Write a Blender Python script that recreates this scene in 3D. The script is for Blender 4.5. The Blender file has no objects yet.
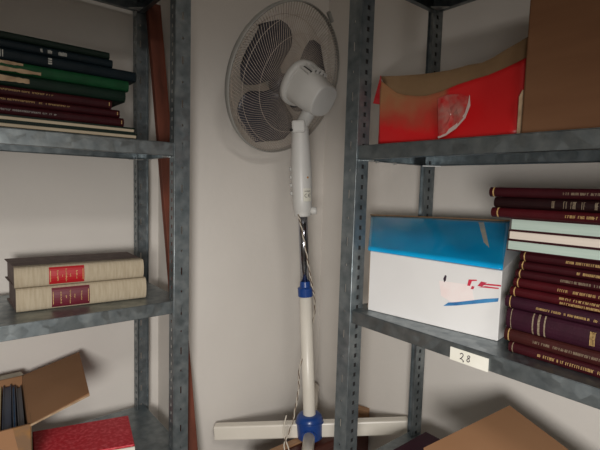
import bpy, bmesh, math, random
from mathutils import Vector, Matrix
random.seed(7)
H = 1.25                       # height of the lens above the floor; coordinates below are relative to the lens
SC = bpy.context.scene
COL = SC.collection

# ------------------------------------------------------------------ materials
def new_mat(name):
    m = bpy.data.materials.new(name); m.use_nodes = True
    nt = m.node_tree; b = nt.nodes['Principled BSDF']
    return m, nt, b
def ramp(nt, stops):
    r = nt.nodes.new('ShaderNodeValToRGB')
    while len(r.color_ramp.elements) < len(stops): r.color_ramp.elements.new(.5)
    for e, (p, c) in zip(r.color_ramp.elements, stops):
        e.position = p; e.color = (*c, 1)
    return r
def mat(name, c1, c2=None, scale=20, rough=.6, metal=0, bump=0, bscale=None, stretch=(1,1,1), spec=.5, detail=4, lo=.35, hi=.65, coat=0):
    m, nt, b = new_mat(name)
    tc = nt.nodes.new('ShaderNodeTexCoord'); mp = nt.nodes.new('ShaderNodeMapping')
    mp.inputs['Scale'].default_value = stretch
    nt.links.new(tc.outputs['Object'], mp.inputs['Vector'])
    n = nt.nodes.new('ShaderNodeTexNoise'); n.inputs['Scale'].default_value = scale; n.inputs['Detail'].default_value = detail
    nt.links.new(mp.outputs[0], n.inputs['Vector'])
    r = ramp(nt, [(lo, c1), (hi, c2 or c1)])
    nt.links.new(n.outputs['Fac'], r.inputs[0]); nt.links.new(r.outputs[0], b.inputs['Base Color'])
    b.inputs['Roughness'].default_value = rough; b.inputs['Metallic'].default_value = metal
    b.inputs['Specular IOR Level'].default_value = spec
    b.inputs['Coat Weight'].default_value = coat
    if bump:
        n2 = nt.nodes.new('ShaderNodeTexNoise'); n2.inputs['Scale'].default_value = bscale or scale*3; n2.inputs['Detail'].default_value = 3
        nt.links.new(mp.outputs[0], n2.inputs['Vector'])
        bp = nt.nodes.new('ShaderNodeBump'); bp.inputs['Strength'].default_value = bump; bp.inputs['Distance'].default_value = .002
        nt.links.new(n2.outputs['Fac'], bp.inputs['Height']); nt.links.new(bp.outputs[0], b.inputs['Normal'])
    return m
def steel(name, c1, c2, metal=.75, r0=.28, r1=.5):
    m = mat(name, c1, c2, scale=42, rough=.4, metal=metal, bump=.10, bscale=90, detail=6, lo=.25, hi=.8)
    nt = m.node_tree; b = nt.nodes['Principled BSDF']
    v = nt.nodes.new('ShaderNodeTexVoronoi'); v.inputs['Scale'].default_value = 60
    tc = [n for n in nt.nodes if n.type == 'TEX_COORD'][0]
    nt.links.new(tc.outputs['Object'], v.inputs['Vector'])
    mr = nt.nodes.new('ShaderNodeMapRange'); mr.inputs['To Min'].default_value = r0; mr.inputs['To Max'].default_value = r1
    nt.links.new(v.outputs['Color'], mr.inputs['Value']); nt.links.new(mr.outputs[0], b.inputs['Roughness'])
    return m
M = {}
M['wall'] = mat('wall_paint', (.70,.66,.61), (.74,.70,.65), scale=3, rough=.85, bump=.25, bscale=60, spec=.2)
M['ceil'] = mat('ceiling_paint', (.6,.58,.54), scale=3, rough=.9, spec=.2)
M['floor'] = mat('floor_tile', (.22,.19,.16), (.28,.25,.21), scale=6, rough=.6)
M['post'] = steel('post_steel', (.14,.17,.185), (.33,.36,.37), metal=.7)
M['shelf'] = steel('shelf_steel', (.17,.20,.215), (.33,.365,.375), metal=.88)
M['bright'] = steel('bright_zinc', (.55,.56,.55), (.7,.7,.68), metal=.9)
M['wood'] = mat('lath_wood', (.10,.026,.013), (.19,.05,.026), scale=9, rough=.75, stretch=(3,3,.5), bump=.3)
M['stand_top'] = mat('stand_top_wood', (.32,.17,.085), (.40,.23,.12), scale=12, rough=.6, stretch=(.5,3,3))
M['stand'] = mat('stand_dark_wood', (.055,.012,.008), (.075,.018,.011), scale=10, rough=.4, stretch=(.5,3,3))
M['white_pl'] = mat('fan_white_plastic', (.64,.63,.60), (.68,.67,.64), scale=15, rough=.4)
M['cream_pl'] = mat('fan_cream_plastic', (.76,.71,.62), (.80,.75,.66), scale=12, rough=.35)
M['grille'] = mat('grille_wire', (.62,.53,.45), (.50,.43,.37), scale=40, rough=.45)
M['rim'] = mat('grille_rim_plastic', (.33,.33,.31), (.40,.39,.36), scale=15, rough=.4)
M['blade'] = mat('blade_plastic', (.05,.05,.066), (.062,.062,.08), scale=10, rough=.35)
M['blue_pl'] = mat('blue_plastic', (.01,.05,.22), (.015,.06,.26), scale=10, rough=.3)
M['chrome'] = mat('chrome', (.35,.36,.4), scale=5, rough=.16, metal=1)
M['dark'] = mat('dark_gap', (.02,.018,.018), scale=5, rough=.6)  # near-black standing for shade in gaps and holes; also colours the screw
M['cord_w'] = mat('cord_pale', (.55,.50,.42), scale=20, rough=.5)
M['cord_b'] = mat('cord_brown', (.12,.07,.04), scale=20, rough=.5)
M['card'] = mat('cardboard', (.18,.085,.042), (.205,.10,.05), scale=5, rough=.8, stretch=(1,1,6), spec=.2)  # darkened to paint the dim light on the top carton
M['card_light'] = mat('light_cardboard', (.28,.145,.072), (.32,.17,.088), scale=5, rough=.8, spec=.2)  # lighter copy of the board for the better lit lower cartons
M['card_dk'] = mat('cardboard_worn', (.20,.125,.065), (.27,.17,.09), scale=9, rough=.8, spec=.2)
M['card_edge'] = mat('cardboard_edge', (.45,.32,.2), (.3,.2,.12), scale=60, rough=.9)
M['red_card'] = mat('red_glossy_card', (.62,.008,.014), (.50,.008,.012), scale=14, rough=.38, coat=.2)
M['tape'] = mat('brown_parcel_tape', (.30,.15,.05), (.2,.12,.07), scale=30, rough=.2, bump=.4)
M['red_board'] = mat('red_mottled_board', (.50,.006,.02), (.66,.08,.10), scale=120, rough=.5, lo=.45, hi=.7)
M['white_card'] = mat('white_card', (.70,.69,.68), (.74,.73,.72), scale=6, rough=.55)
M['blue_card'] = mat('blue_glossy_card', (.004,.36,.74), (.01,.44,.80), scale=9, rough=.09, coat=.15, bump=.06, bscale=30)
M['clear'] = mat('cream_tape', (.62,.55,.42), (.4,.45,.45), scale=30, rough=.25)
M['red_ink'] = mat('red_ink', (.62,.02,.05), (.45,.02,.06), scale=50, rough=.6)
M['pink_ink'] = mat('pink_smear', (.80,.66,.64), (.82,.74,.72), scale=30, rough=.6)
M['blue_ink'] = mat('blue_ink', (.02,.12,.32), (.05,.25,.5), scale=40, rough=.6)
M['black_ink'] = mat('black_ink', (.03,.015,.03), scale=10, rough=.6)
M['paper'] = mat('paper_sticker', (.74,.72,.62), (.78,.76,.68), scale=20, rough=.7)
M['gilt'] = mat('gilt', (.75,.52,.22), (.45,.28,.1), scale=300, rough=.35, metal=.3)
M['gilt_dim'] = mat('gilt_worn', (.30,.24,.16), (.16,.11,.07), scale=300, rough=.5)
M['silver'] = mat('silver_stamp', (.55,.55,.5), (.3,.3,.28), scale=200, rough=.4)
M['pages'] = mat('pages_cream', (.52,.44,.32), (.44,.36,.25), scale=10, rough=.9, stretch=(1,1,60))
M['pages_mint'] = mat('pages_mint', (.40,.50,.44), (.45,.54,.48), scale=8, rough=.9, stretch=(1,1,40))
M['pages_pale'] = mat('pages_pale', (.66,.58,.50), (.70,.62,.54), scale=8, rough=.9, stretch=(1,1,40))
def cloth(n, a, b=None): return mat('cloth_'+n, a, b or tuple(x*1.3 for x in a), scale=45, rough=.55, bump=.2, bscale=400, spec=.22)
M['maroon'] = cloth('maroon', (.027,.002,.004)); M['maroon_d'] = cloth('dark_maroon', (.010,.0015,.002))
M['maroon_r'] = cloth('bright_maroon', (.042,.002,.004)); M['purple'] = cloth('purple', (.024,.004,.011))
M['brownred'] = cloth('brown_red', (.032,.006,.005))
M['green'] = cloth('green', (.004,.050,.016)); M['green_d'] = cloth('dark_green', (.003,.014,.008)); M['teal_d'] = cloth('blue_black', (.003,.009,.013))
M['green_b'] = cloth('green_black', (.004,.012,.008))
M['linen'] = mat('linen_cloth', (.47,.40,.29), (.40,.33,.23), scale=60, rough=.9, stretch=(4,1,.4), bump=.4, bscale=200)
M['marble'] = mat('marbled_board', (.11,.07,.06), (.17,.115,.10), scale=60, rough=.7)
M['lab_red'] = mat('red_leather', (.42,.006,.012), scale=20, rough=.45); M['lab_mar'] = mat('maroon_leather', (.13,.01,.022), scale=20, rough=.45)
M['grey_book'] = mat('grey_cover', (.09,.09,.10), scale=20, rough=.5); M['navy'] = mat('navy_cover', (.012,.025,.06), (.02,.045,.10), scale=8, rough=.4)
M['yellow_book'] = mat('yellow_pages', (.45,.36,.16), (.55,.47,.28), scale=8, rough=.8)
# torn red print over brown board: mixes two real surface colours
def torn():
    m, nt, b = new_mat('torn_red_card')
    tc = nt.nodes.new('ShaderNodeTexCoord'); sp = nt.nodes.new('ShaderNodeSeparateXYZ'); nt.links.new(tc.outputs['Object'], sp.inputs[0])
    n = nt.nodes.new('ShaderNodeTexNoise'); n.inputs['Scale'].default_value = 22; n.inputs['Detail'].default_value = 6; nt.links.new(tc.outputs['Object'], n.inputs['Vector'])
    def math_(op, a, bb):
        x = nt.nodes.new('ShaderNodeMath'); x.operation = op
        for i, v in enumerate((a, bb)):
            if isinstance(v, (int, float)): x.inputs[i].default_value = v
            else: nt.links.new(v, x.inputs[i])
        return x.outputs[0]
    # object z: 0 at shelf, y: length along the shelf. worn area high and at the far end
    h = math_('MULTIPLY', math_('SUBTRACT', sp.outputs['Z'], .028), 13)
    yy = math_('MULTIPLY', math_('SUBTRACT', sp.outputs['Y'], .010), 70)
    yy = math_('MINIMUM', math_('MAXIMUM', yy, -6), .05)
    t = math_('ADD', math_('ADD', h, yy), math_('MULTIPLY', math_('SUBTRACT', n.outputs['Fac'], .5), .9))
    r = ramp(nt, [(.0, (.58,.012,.014)), (.35, (.42,.05,.03)), (.95, (.34,.16,.075))])
    nt.links.new(t, r.inputs[0]); nt.links.new(r.outputs[0], b.inputs['Base Color'])
    b.inputs['Roughness'].default_value = .4
    return m
M['torn'] = torn()

# ------------------------------------------------------------------ object helpers
def tag(o, label=None, cat=None, group=None, kind=None):
    if label: o['label'] = label
    if cat: o['category'] = cat
    if group: o['group'] = group
    if kind: o['kind'] = kind
    return o
def empty(name, loc, label, cat, group=None, rot=None):
    o = bpy.data.objects.new(name, None); COL.objects.link(o)
    o.empty_display_size = .05
    mw = Matrix.Translation(Vector(loc)+Vector((0,0,H)))
    if rot is not None: mw = mw @ rot.to_4x4()
    o.matrix_world = mw
    return tag(o, label, cat, group)
def obj(name, bm, material, parent=None, smooth=False, bevel=0, solid=0, local=False, solid_off=-1):
    """bm in lens-relative world coordinates (or in the parent's local frame when local=True)"""
    me = bpy.data.meshes.new(name)
    bmesh.ops.recalc_face_normals(bm, faces=bm.faces)
    o = bpy.data.objects.new(name, me); COL.objects.link(o)
    if parent is not None:
        o.parent = parent
    if not local:
        if parent is not None:
            # root of parents are pure translate/rotate: express mesh in the parent's frame
            mw = Matrix.Identity(4); p = parent
            while p is not None: mw = p.matrix_basis @ mw; p = p.parent
            T = mw.inverted() @ Matrix.Translation((0,0,H))
            bmesh.ops.transform(bm, matrix=T, verts=bm.verts)
        else:
            lo = Vector((sum(v.co.x for v in bm.verts)/len(bm.verts), sum(v.co.y for v in bm.verts)/len(bm.verts), min(v.co.z for v in bm.verts)))
            bmesh.ops.translate(bm, verts=bm.verts, vec=-lo)
            o.location = lo + Vector((0,0,H))
    bm.to_mesh(me); bm.free()
    me.materials.append(material)
    if smooth:
        for p in me.polygons: p.use_smooth = True
    if solid:
        s = o.modifiers.new('solid', 'SOLIDIFY'); s.thickness = solid; s.offset = solid_off
    if bevel:
        b = o.modifiers.new('bevel', 'BEVEL'); b.width = bevel; b.segments = 2; b.limit_method = 'ANGLE'; b.angle_limit = math.radians(40)
    return o
def box(bm, x0, x1, y0, y1, z0, z1, mtx=None):
    vs = [bm.verts.new((x, y, z)) for x in (x0,x1) for y in (y0,y1) for z in (z0,z1)]
    for q in ((0,1,3,2),(4,6,7,5),(0,4,5,1),(2,3,7,6),(0,2,6,4),(1,5,7,3)): bm.faces.new([vs[i] for i in q])
    if mtx is not None:
        for v in vs: v.co = mtx @ v.co
    return vs
def prism(bm, pts, off):
    """polygon pts (3d) swept by vector off"""
    a = [bm.verts.new(p) for p in pts]; off = Vector(off)
    b = [bm.verts.new(Vector(p)+off) for p in pts]
    bm.faces.new(a); bm.faces.new(b[::-1]); n = len(a)
    for i in range(n): bm.faces.new((a[i], b[i], b[(i+1)%n], a[(i+1)%n]))
def tube(bm, pts, r, n=10, cap=True):
    pts = [Vector(p) for p in pts]; rings = []
    rr = r if isinstance(r, (list, tuple)) else [r]*len(pts)
    up = None
    for i, p in enumerate(pts):
        t = (pts[min(i+1, len(pts)-1)] - pts[max(i-1, 0)]).normalized()
        if up is None:
            up = Vector((0,0,1)) if abs(t.z) < .9 else Vector((1,0,0))
        a = t.cross(up).normalized(); bvec = a.cross(t).normalized(); up = bvec
        rings.append([bm.verts.new(p + rr[i]*(a*math.cos(2*math.pi*k/n) + bvec*math.sin(2*math.pi*k/n))) for k in range(n)])
    for A, B in zip(rings, rings[1:]):
        for k in range(n): bm.faces.new((A[k], A[(k+1)%n], B[(k+1)%n], B[k]))
    if cap: bm.faces.new(rings[0][::-1]); bm.faces.new(rings[-1])
def lathe(bm, prof, n=32, sx=1, sy=1, mtx=None, cap=True):
    rings = []
    for r, z in prof:
        rings.append([bm.verts.new((sx*r*math.cos(2*math.pi*k/n), sy*r*math.sin(2*math.pi*k/n), z)) for k in range(n)])
    if mtx is not None:
        for R in rings:
            for v in R: v.co = mtx @ v.co
    for A, B in zip(rings, rings[1:]):
        for k in range(n): bm.faces.new((A[k], A[(k+1)%n], B[(k+1)%n], B[k]))
    if cap: bm.faces.new(rings[0][::-1]); bm.faces.new(rings[-1])
def B(): return bmesh.new()

# ------------------------------------------------------------------ room
PY, XW, YA, PX = 1.14, 1.04, 1.335, .53         # pier face, right wall, wall behind left unit, pier side
def room(name, a, m):
    b = B(); box(b, *a); return tag(obj(name, b, M[m]), kind='structure')
room('wall_left', (-1.9, PX, YA, YA+.15, -H, 1.25), 'wall')
room('wall_center', (PX, XW+.15, PY, YA+.15, -H, 1.25), 'wall')
room('wall_right', (XW, XW+.15, -2.4, PY, -H, 1.25), 'wall')
room('wall_far_left', (-2.05, -1.9, -2.4, YA+.15, -H, 1.25), 'wall')
room('wall_back', (-2.05, XW+.15, -2.55, -2.4, -H, 1.25), 'wall')
room('floor', (-2.05, XW+.15, -2.55, YA+.15, -H-.1, -H), 'floor')
room('ceiling', (-2.05, XW+.15, -2.55, YA+.15, 1.25, 1.35), 'ceil')

# ------------------------------------------------------------------ shelving units
def grid_plate(bm, o, du, w, cuts, rows, z0, z1, cu):
    """plate from origin o along unit du, width w; rows = list of (za,zb) hole spans; cuts = hole half width; cu = hole centre"""
    us = [0, cu-cuts, cu+cuts, w]; zs = [z0]
    for a, b_ in rows: zs += [a, b_]
    zs.append(z1); holes = set((a, b_) for a, b_ in rows)
    V = [[bm.verts.new(Vector(o)+Vector(du)*u+Vector((0,0,z))) for u in us] for z in zs]
    for i in range(len(zs)-1):
        for j in range(3):
            if j == 1 and (zs[i], zs[i+1]) in holes: continue
            bm.faces.new((V[i][j], V[i][j+1], V[i+1][j+1], V[i+1][j]))
def post(parent, corner, dface, ddense, w, wd, ztop, dark_holes=False):
    """angle post: wide face with slots and dots along dface, punched flange along ddense"""
    b = B(); x, y = corner; zt = ztop
    rows = []; z = -H+.04; k = 0
    while z < zt-.03:
        if k % 2: rows.append((z-.0025, z+.0025))
        else: rows.append((z-.009, z+.009))
        z += .05; k += 1
    grid_plate(b, (x, y, 0), (*dface, 0), w, .0017, rows, -H+.003, zt, w*.5)
    rows = []; z = -H+.02
    while z < zt-.02:
        rows.append((z-.0045, z+.0045)); z += .0213
    grid_plate(b, (x, y, 0), (*ddense, 0), wd, .0042, rows, -H+.003, zt, wd*.55)
    bmesh.ops.remove_doubles(b, verts=b.verts, dist=1e-5)
    F_, D_ = Vector((*dface, 0)), Vector((*ddense, 0)); c0 = Vector((x, y, 0))
    def strip(bm, a_, c_):
        v = [bm.verts.new(q+Vector((0,0,zq))) for q, zq in ((a_,-H+.003),(c_,-H+.003),(c_,zt),(a_,zt))]; bm.faces.new(v)
    strip(b, c0+F_*w, c0+F_*(w+.001)+D_*.006)
    o = obj('post', b, M['post'], parent, solid=.0018, solid_off=0)
    b = B(); tube(b, [c0+F_*.0006+D_*.0006+Vector((0,0,-H+.004)), c0+F_*.0006+D_*.0006+Vector((0,0,zt-.001))], .0021, 10)
    obj('folded_corner', b, M['post'], o, smooth=True)
    if dark_holes:  # dark strip added behind the flange to make its holes look dark
        b = B(); s_ = F_*.0022; prism(b, [c0+s_+D_*.012+Vector((0,0,-H+.01)), c0+s_+D_*(wd-.004)+Vector((0,0,-H+.01)), c0+s_+D_*(wd-.004)+Vector((0,0,zt-.01)), c0+s_+D_*.012+Vector((0,0,zt-.01))], F_*.0005)
        obj('backing_strip', b, M['dark'], o)
def shelf_bm(x0, x1, y0, y1, z, h):
    b = B(); t = .0014
    box(b, x0, x1, y0, y1, z-t, z)
    for a in ((x0,x1,y0,y0+t),(x0,x1,y1-t,y1),(x0,x0+t,y0,y1),(x1-t,x1,y0,y1)):
        box(b, *a, z-h, z-t)
    r = .013
    for a in ((x0,x1,y0,y0+r),(x0,x1,y1-r,y1),(x0,x0+r,y0+r,y1-r),(x1-r,x1,y0+r,y1-r)):
        box(b, *a, z-h, z-h+t)
    return b
def bolts(parent, pts, axis, mname='bright'):
    b = B()
    for p in pts:
        d = Vector(axis)
        tube(b, [Vector(p), Vector(p)+d*.004], .0045, 6)
    obj('bolt', b, M[mname], parent)
W = .038
# left unit: faces -Y
xa, ya, da = .474, 1.0, .277; xL = xa-.90
u1 = empty('shelving_unit', ((xa+xL)/2, ya+da/2, -H), 'grey galvanized steel shelving unit on the left, holding green books and two linen-bound books', 'shelving unit', 'galvanized steel shelving units')
ZT = .66
LZ = [.503, .098, -.282, -.662, -1.04]
for yy, dn in ((ya, (0,1)), (ya+da, (0,-1))):
    post(u1, (xa-W, yy), (1,0), dn, W, .026, ZT)
    post(u1, (xL+W, yy), (-1,0), dn, W, .026, ZT)
for z in LZ:
    obj('shelf', shelf_bm(xL+.02, xa-.012, ya+.0025, ya+da-.0025, z, .031), M['shelf'], u1, bevel=.0012)
    for yy, s in ((ya+.024, 1), (ya+da-.024, -1)):      # bright corner plates under every shelf
        for xx, sx in ((xa-.03, -1), (xL+.04, 1)):
            b = B(); prism(b, [(xx,yy,z-.0335),(xx+sx*.03,yy,z-.0335),(xx,yy+s*.03,z-.0335)], (0,0,.0018)); obj('corner_plate', b, M['bright'], u1)
# right unit: faces -X
xb, yb, db = .668, .668, .277; yR = yb-.90
u2 = empty('shelving_unit', (xb+db/2, (yb+yR)/2, -H), 'grey galvanized steel shelving unit on the right, holding cartons and maroon books', 'shelving unit', 'galvanized steel shelving units')
RZ = [.455, .090, -.254, -.62, -1.0]
for xx, dn in ((xb, (1,0)), (xb+db, (-1,0))):
    post(u2, (xx, yb-W*.9), (0,1), dn, W*.9, .036, ZT, True)
    post(u2, (xx, yR+W*.9), (0,-1), dn, W*.9, .036, ZT)
for z in RZ:
    obj('shelf', shelf_bm(xb+.0025, xb+db-.0025, yR+.02, yb-.014, z, .028), M['shelf'], u2, bevel=.0012)
    for xx, s in ((xb+.02, 1), (xb+db-.02, -1)):
        for yy, sy in ((yb-.035, -1), (yR+.05, 1)):
            b = B(); prism(b, [(xx,yy,z-.0305),(xx+s*.03,yy,z-.0305),(xx,yy+sy*.03,z-.0305)], (0,0,.0018)); obj('corner_plate', b, M['bright'], u2)
for bx in (.07,.13): bolts(u2, [(xb+bx,yb-.03,.090-.0315)], (0,0,1))
# paper number label stuck on the right unit's middle shelf
yl0, yl1, zl0, zl1 = .3975, .330, -.2835, -.2615
t = empty('shelf_label', (xb-.0015, .364, zl0), 'small white paper label with handwritten 28 on shelf edge', 'label')
b = B(); box(b, xb-.0004, xb+.0012, yl1, yl0, zl0, zl1); obj('paper', b, M['paper'], t)
def stroke(bm, pts, r=.0007):
    for a, c in zip(pts, pts[1:]): tube(bm, [a, c], r, 6)
def digit(pts, y0, z0, s):          # y decreases to the right in view
    return [(xb-.0006, y0 - px_*s, z0 + pz*s) for px_, pz in pts]
b = B()
stroke(b, digit([(0,.8),(.15,1),(.4,1.02),(.52,.8),(.42,.5),(.2,.2),(0,.02),(.18,.12),(.4,.02),(.62,-.12),(.6,-.3),(.5,-.25)], .3785, -.2775, .0105))
stroke(b, digit([(.75,.95),(.5,1.0),(.35,.8),(.45,.58),(.65,.42),(.72,.15),(.5,-.05),(.25,.1),(.32,.38),(.6,.58),(.75,.78),(.68,.97)], .3690, -.2775, .0105))
obj('handwritten_number', b, M['black_ink'], t)

# ------------------------------------------------------------------ wooden lath leaning behind the left unit
b = B()
P0, P1 = Vector((.503, 1.07, -H+.002)), Vector((.500, 1.30, .66))
def lath_pt(z): 
    f = (z-(-.80))/(.45+.80); return Vector((.500-.0158*f, 1.02+.23*f, z))
A_, Bq = lath_pt(-H+.002), lath_pt(.50)
for sgn in (0,):
    hw, ht = .019, .010
    vs = []
    for P in (A_, Bq):
        for dx, dy in ((-hw,-ht),(hw,-ht),(hw,ht),(-hw,ht)): vs.append(b.verts.new(P+Vector((dx,dy,0))))
    b.faces.new(vs[3::-1]); b.faces.new(vs[4:8])
    for i in range(4): b.faces.new((vs[i], vs[(i+1)%4], vs[4+(i+1)%4], vs[4+i]))
tag(obj('wooden_lath', b, M['wood'], bevel=.002), 'reddish brown wooden lath leaning behind the left steel post', 'wooden lath')

# ------------------------------------------------------------------ books
def book(label, origin, ang, L, Wd, T, cover, pages='pages', group=None, fore=False, title=None, gilt='gilt', bulge=.004, bands=(), name='book', over=.003, tz=.5, th=.0022):
    """origin = lower left corner of the side facing the viewer, ang = heading of that side; body runs to its left (inwards)"""
    t = empty(name, origin, label, 'book', group, Matrix.Rotation(ang, 3, 'Z'))
    def prof(off):
        pts = [(Wd, off)]
        pts.append((.004, off)); n = 8
        for i in range(n+1):
            a = math.pi*i/n
            pts.append((.004-off*.0 - (bulge+.004-off)*math.sin(a)*1.0, T/2 - (T/2-off)*math.cos(a)))
        pts.append((.004, T-off)); pts.append((Wd, T-off))
        return pts
    if fore: bulge_ = 0
    po, pi_ = prof(0), prof(th)
    b = B()
    def emit(bm, outer, inner, x0, x1):
        n = len(outer)
        R = []
        for x in (x0, x1):
            R.append(([bm.verts.new((x, p[0], p[1])) for p in outer], [bm.verts.new((x, p[0], p[1])) for p in inner]))
        for i in range(n-1):
            bm.faces.new((R[0][0][i], R[0][0][i+1], R[1][0][i+1], R[1][0][i]))
            bm.faces.new((R[0][1][i], R[1][1][i], R[1][1][i+1], R[0][1][i+1]))
            for k in (0,1): bm.faces.new((R[k][0][i], R[k][1][i], R[k][1][i+1], R[k][0][i+1]))
        for i in (0, n-1): bm.faces.new((R[0][0][i], R[1][0][i], R[1][1][i], R[0][1][i]))
    emit(b, po, pi_, 0, L)
    if fore:   # spine on the far side
        F = Matrix.Translation((L, Wd, 0)) @ Matrix.Rotation(math.pi, 4, 'Z')
        bmesh.ops.transform(b, matrix=F, verts=b.verts)
    obj('cover', b, M[cover], t, local=True, smooth=False)
    b = B()
    y0, y1 = (over, Wd-.006) if fore else (.005, Wd-over)
    box(b, over, L-over, y0, y1, th*.9, T-th*.9)
    obj('pages', b, M[pages], t, local=True)
    if title:
        b = B(); rnd = random.Random(hash(label) % 1000)
        rnd = random.Random(len(label)*7+int(L*1000)+int(T*10000))
        for (u0, u1, zc, hh) in title:
            u = u0
            while u < u1:
                wch = rnd.uniform(.0016, .0026)
                if rnd.random() < .14: u += wch; continue
                yb_ = -bulge-.0003
                zc_ = zc*T
                # glyph-like strokes
                box(b, u, u+.0006, yb_, yb_+.0007, zc_-hh/2, zc_+hh/2)
                if rnd.random() < .7: box(b, u, u+wch*.8, yb_, yb_+.0007, zc_+hh/2-.0006, zc_+hh/2)
                if rnd.random() < .5: box(b, u, u+wch*.7, yb_, yb_+.0007, zc_-.0003, zc_+.0003)
                if rnd.random() < .5: box(b, u+wch*.7, u+wch*.7+.0006, yb_, yb_+.0007, zc_-hh/2, zc_+hh/2)
                u += wch+.0007
        obj('gilt_title', b, M[gilt], t, local=True)
    for (u, wb, gm) in bands:
        b = B(); n = 10
        for i in range(1, n-1):
            a0, a1 = math.pi*i/n, math.pi*(i+1)/n
            q = [( .004-(bulge+.0043)*math.sin(a), T/2-(T/2+.0002)*math.cos(a)) for a in (a0, a1)]
            vs = [b.verts.new((x, p[0], p[1])) for x, p in ((u, q[0]), (u+wb, q[0]), (u+wb, q[1]), (u, q[1]))]
            b.faces.new(vs)
        obj('gilt_band', b, M[gm], t, local=True, solid=.0004)
    return t

# right unit, middle shelf stack: side facing the viewer is the plane x = .70, runs from y1 towards -Y
RA = -math.pi/2       # local x -> -Y ; local y -> +X
GR = 'maroon bound volumes stacked on the right middle shelf'
z = -.254 + .0003
stack = [  # thickness, left end y, length, x face, cover, label, title, bands, kind
 (.0175,.317,.255,.706,'maroon','flat maroon volume at the very bottom of the right stack, resting on the shelf',[(.045,.12,.5,.0045),(.125,.16,.5,.0045)],[(.006,.0012,'gilt_dim')]),
 (.0205,.324,.26,.704,'brownred','brownish red volume second from the bottom of the right stack',[(.045,.20,.5,.004)],[(.006,.0016,'gilt')]),
 (.0335,.322,.27,.703,'purple','thickest book of the right stack, dark purple with gilt bands on the spine',[(.118,.125,.5,.020)],[(.007,.001,'gilt_dim'),(.040,.002,'gilt_dim'),(.048,.003,'gilt_dim'),(.057,.002,'gilt_dim')]),
 (.0195,.326,.255,.704,'purple','purplish maroon volume lying directly on the thickest book of the right stack',[(.048,.20,.45,.0035)],[(.007,.0014,'gilt')]),
 (.0150,.320,.25,.705,'maroon_r','wine red volume with two gilt title lines, fifth from the bottom of the right stack',[(.07,.20,.75,.0035),(.07,.14,.3,.0035)],[(.006,.0016,'gilt')]),
 (.0150,.316,.25,.706,'maroon_r','bright wine red volume sixth from the bottom of the right stack',[(.065,.2,.5,.004)],[(.006,.0016,'gilt')]),
 (.0135,.314,.25,.706,'maroon','maroon volume seventh from the bottom of the right stack, with pale worn title',[(.066,.2,.5,.0038)],[(.006,.0016,'gilt')]),
 (.0135,.310,.25,.707,'maroon','maroon volume second below the pale fore-edges in the right stack',[(.082,.2,.5,.0038)],[(.005,.0016,'gilt')]),
 (.0150,.309,.25,.707,'maroon','maroon volume directly below the lowest pale green fore-edge in the right stack',[(.066,.2,.5,.0038)],[(.006,.0016,'gilt')]),
]
for (T, yl, L, xf, cov, lab, tit, bands) in stack:
    g = 'gilt_dim' if 'worn' in lab or cov in ('brownred',) else 'gilt'
    book(lab, (xf, yl, z), RA, L, .19, T, cov, title=tit, gilt=g, bulge=.003, bands=bands, group=GR)
    z += T + .0002
# three with the fore-edge to the viewer
for (T, yl, cov, pg, lab) in ((.0165,.328,'maroon','pages_mint','maroon volume turned with pale green page edges outward, lowest of the three page-side books'),
                         (.0150,.327,'maroon','pages_pale','maroon volume turned with cream page edges outward, between two pale green ones'),
                         (.0190,.325,'maroon','pages_mint','maroon volume with pale green page edges outward, directly below the three top spines')):
    book(lab, (.700, yl, z), RA, .25, .19, T, cov, pages=pg, fore=True, over=.0012, th=.0016, group=GR)
    z += T + .0002
for (T, yl, cov, lab, tit, bands, g) in ((.0155,.355,'maroon_r','third book from the top of the right stack, wine red with a bright gilt title',[(.108,.25,.5,.004)],[(.010,.002,'gilt')],'gilt'),
                         (.0165,.351,'maroon_d','almost black maroon volume second from the top of the right stack',[(.087,.092,.5,.010),(.100,.106,.5,.010),(.112,.118,.5,.010),(.124,.130,.5,.010),(.142,.146,.5,.010)],[],'gilt_dim'),
                         (.0155,.360,'maroon','topmost maroon volume of the right stack with small gilt lettering',[(.110,.25,.5,.0036)],[(.006,.002,'gilt')],'gilt_dim')):
    book(lab, (.696, yl, z), RA, .265, .19, T, cov, title=tit, gilt=g, bulge=.003, bands=bands, group=GR)
    z += T + .0002
STK_R = z

# left unit, top shelf stack: face plane y = 1.03, right ends at x
GL = 'green and maroon volumes stacked on the left top shelf'
z = .098 + .0003
stackL = [ # T, xr, L, y, cover, pages, label, title
 (.0135,.358,.34,1.026,'green_b','pages','thin black-green volume at the very bottom of the left stack',None,True),
 (.0130,.353,.33,1.026,'green_b','pages','thin black-green volume with cream page edges second from the bottom of the left stack',None,True),
 (.0190,.329,.30,1.030,'maroon','pages','maroon volume of the left stack with purplish title, lowest of the three maroon ones',[(.02,.09,.5,.004)],False),
 (.0165,.320,.30,1.030,'maroon','pages','middle one of the three maroon volumes in the left stack',[(.0,.115,.6,.004)],False),
 (.0190,.303,.29,1.030,'maroon','pages','uppermost maroon volume in the left stack, directly under the dark green ones',[(.0,.085,.6,.004)],False),
 (.0240,.333,.32,1.031,'green_d','pages','dark green volume lying on the maroon ones in the left stack',None,False),
 (.0230,.340,.33,1.030,'green','pages','bright green volume with torn brown spine in the left stack',None,False),
 (.0220,.356,.34,1.029,'teal_d','pages','blue-black volume overhanging to the right, with one silver stamp, in the left stack',None,False),
 (.0170,.306,.30,1.031,'teal_d','pages','blue-black volume with silver stamps lying second from the top of the left stack',None,False),
 (.0150,.300,.30,1.032,'green_b','pages','topmost thin black-green volume of the left stack',None,False),
]
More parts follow.
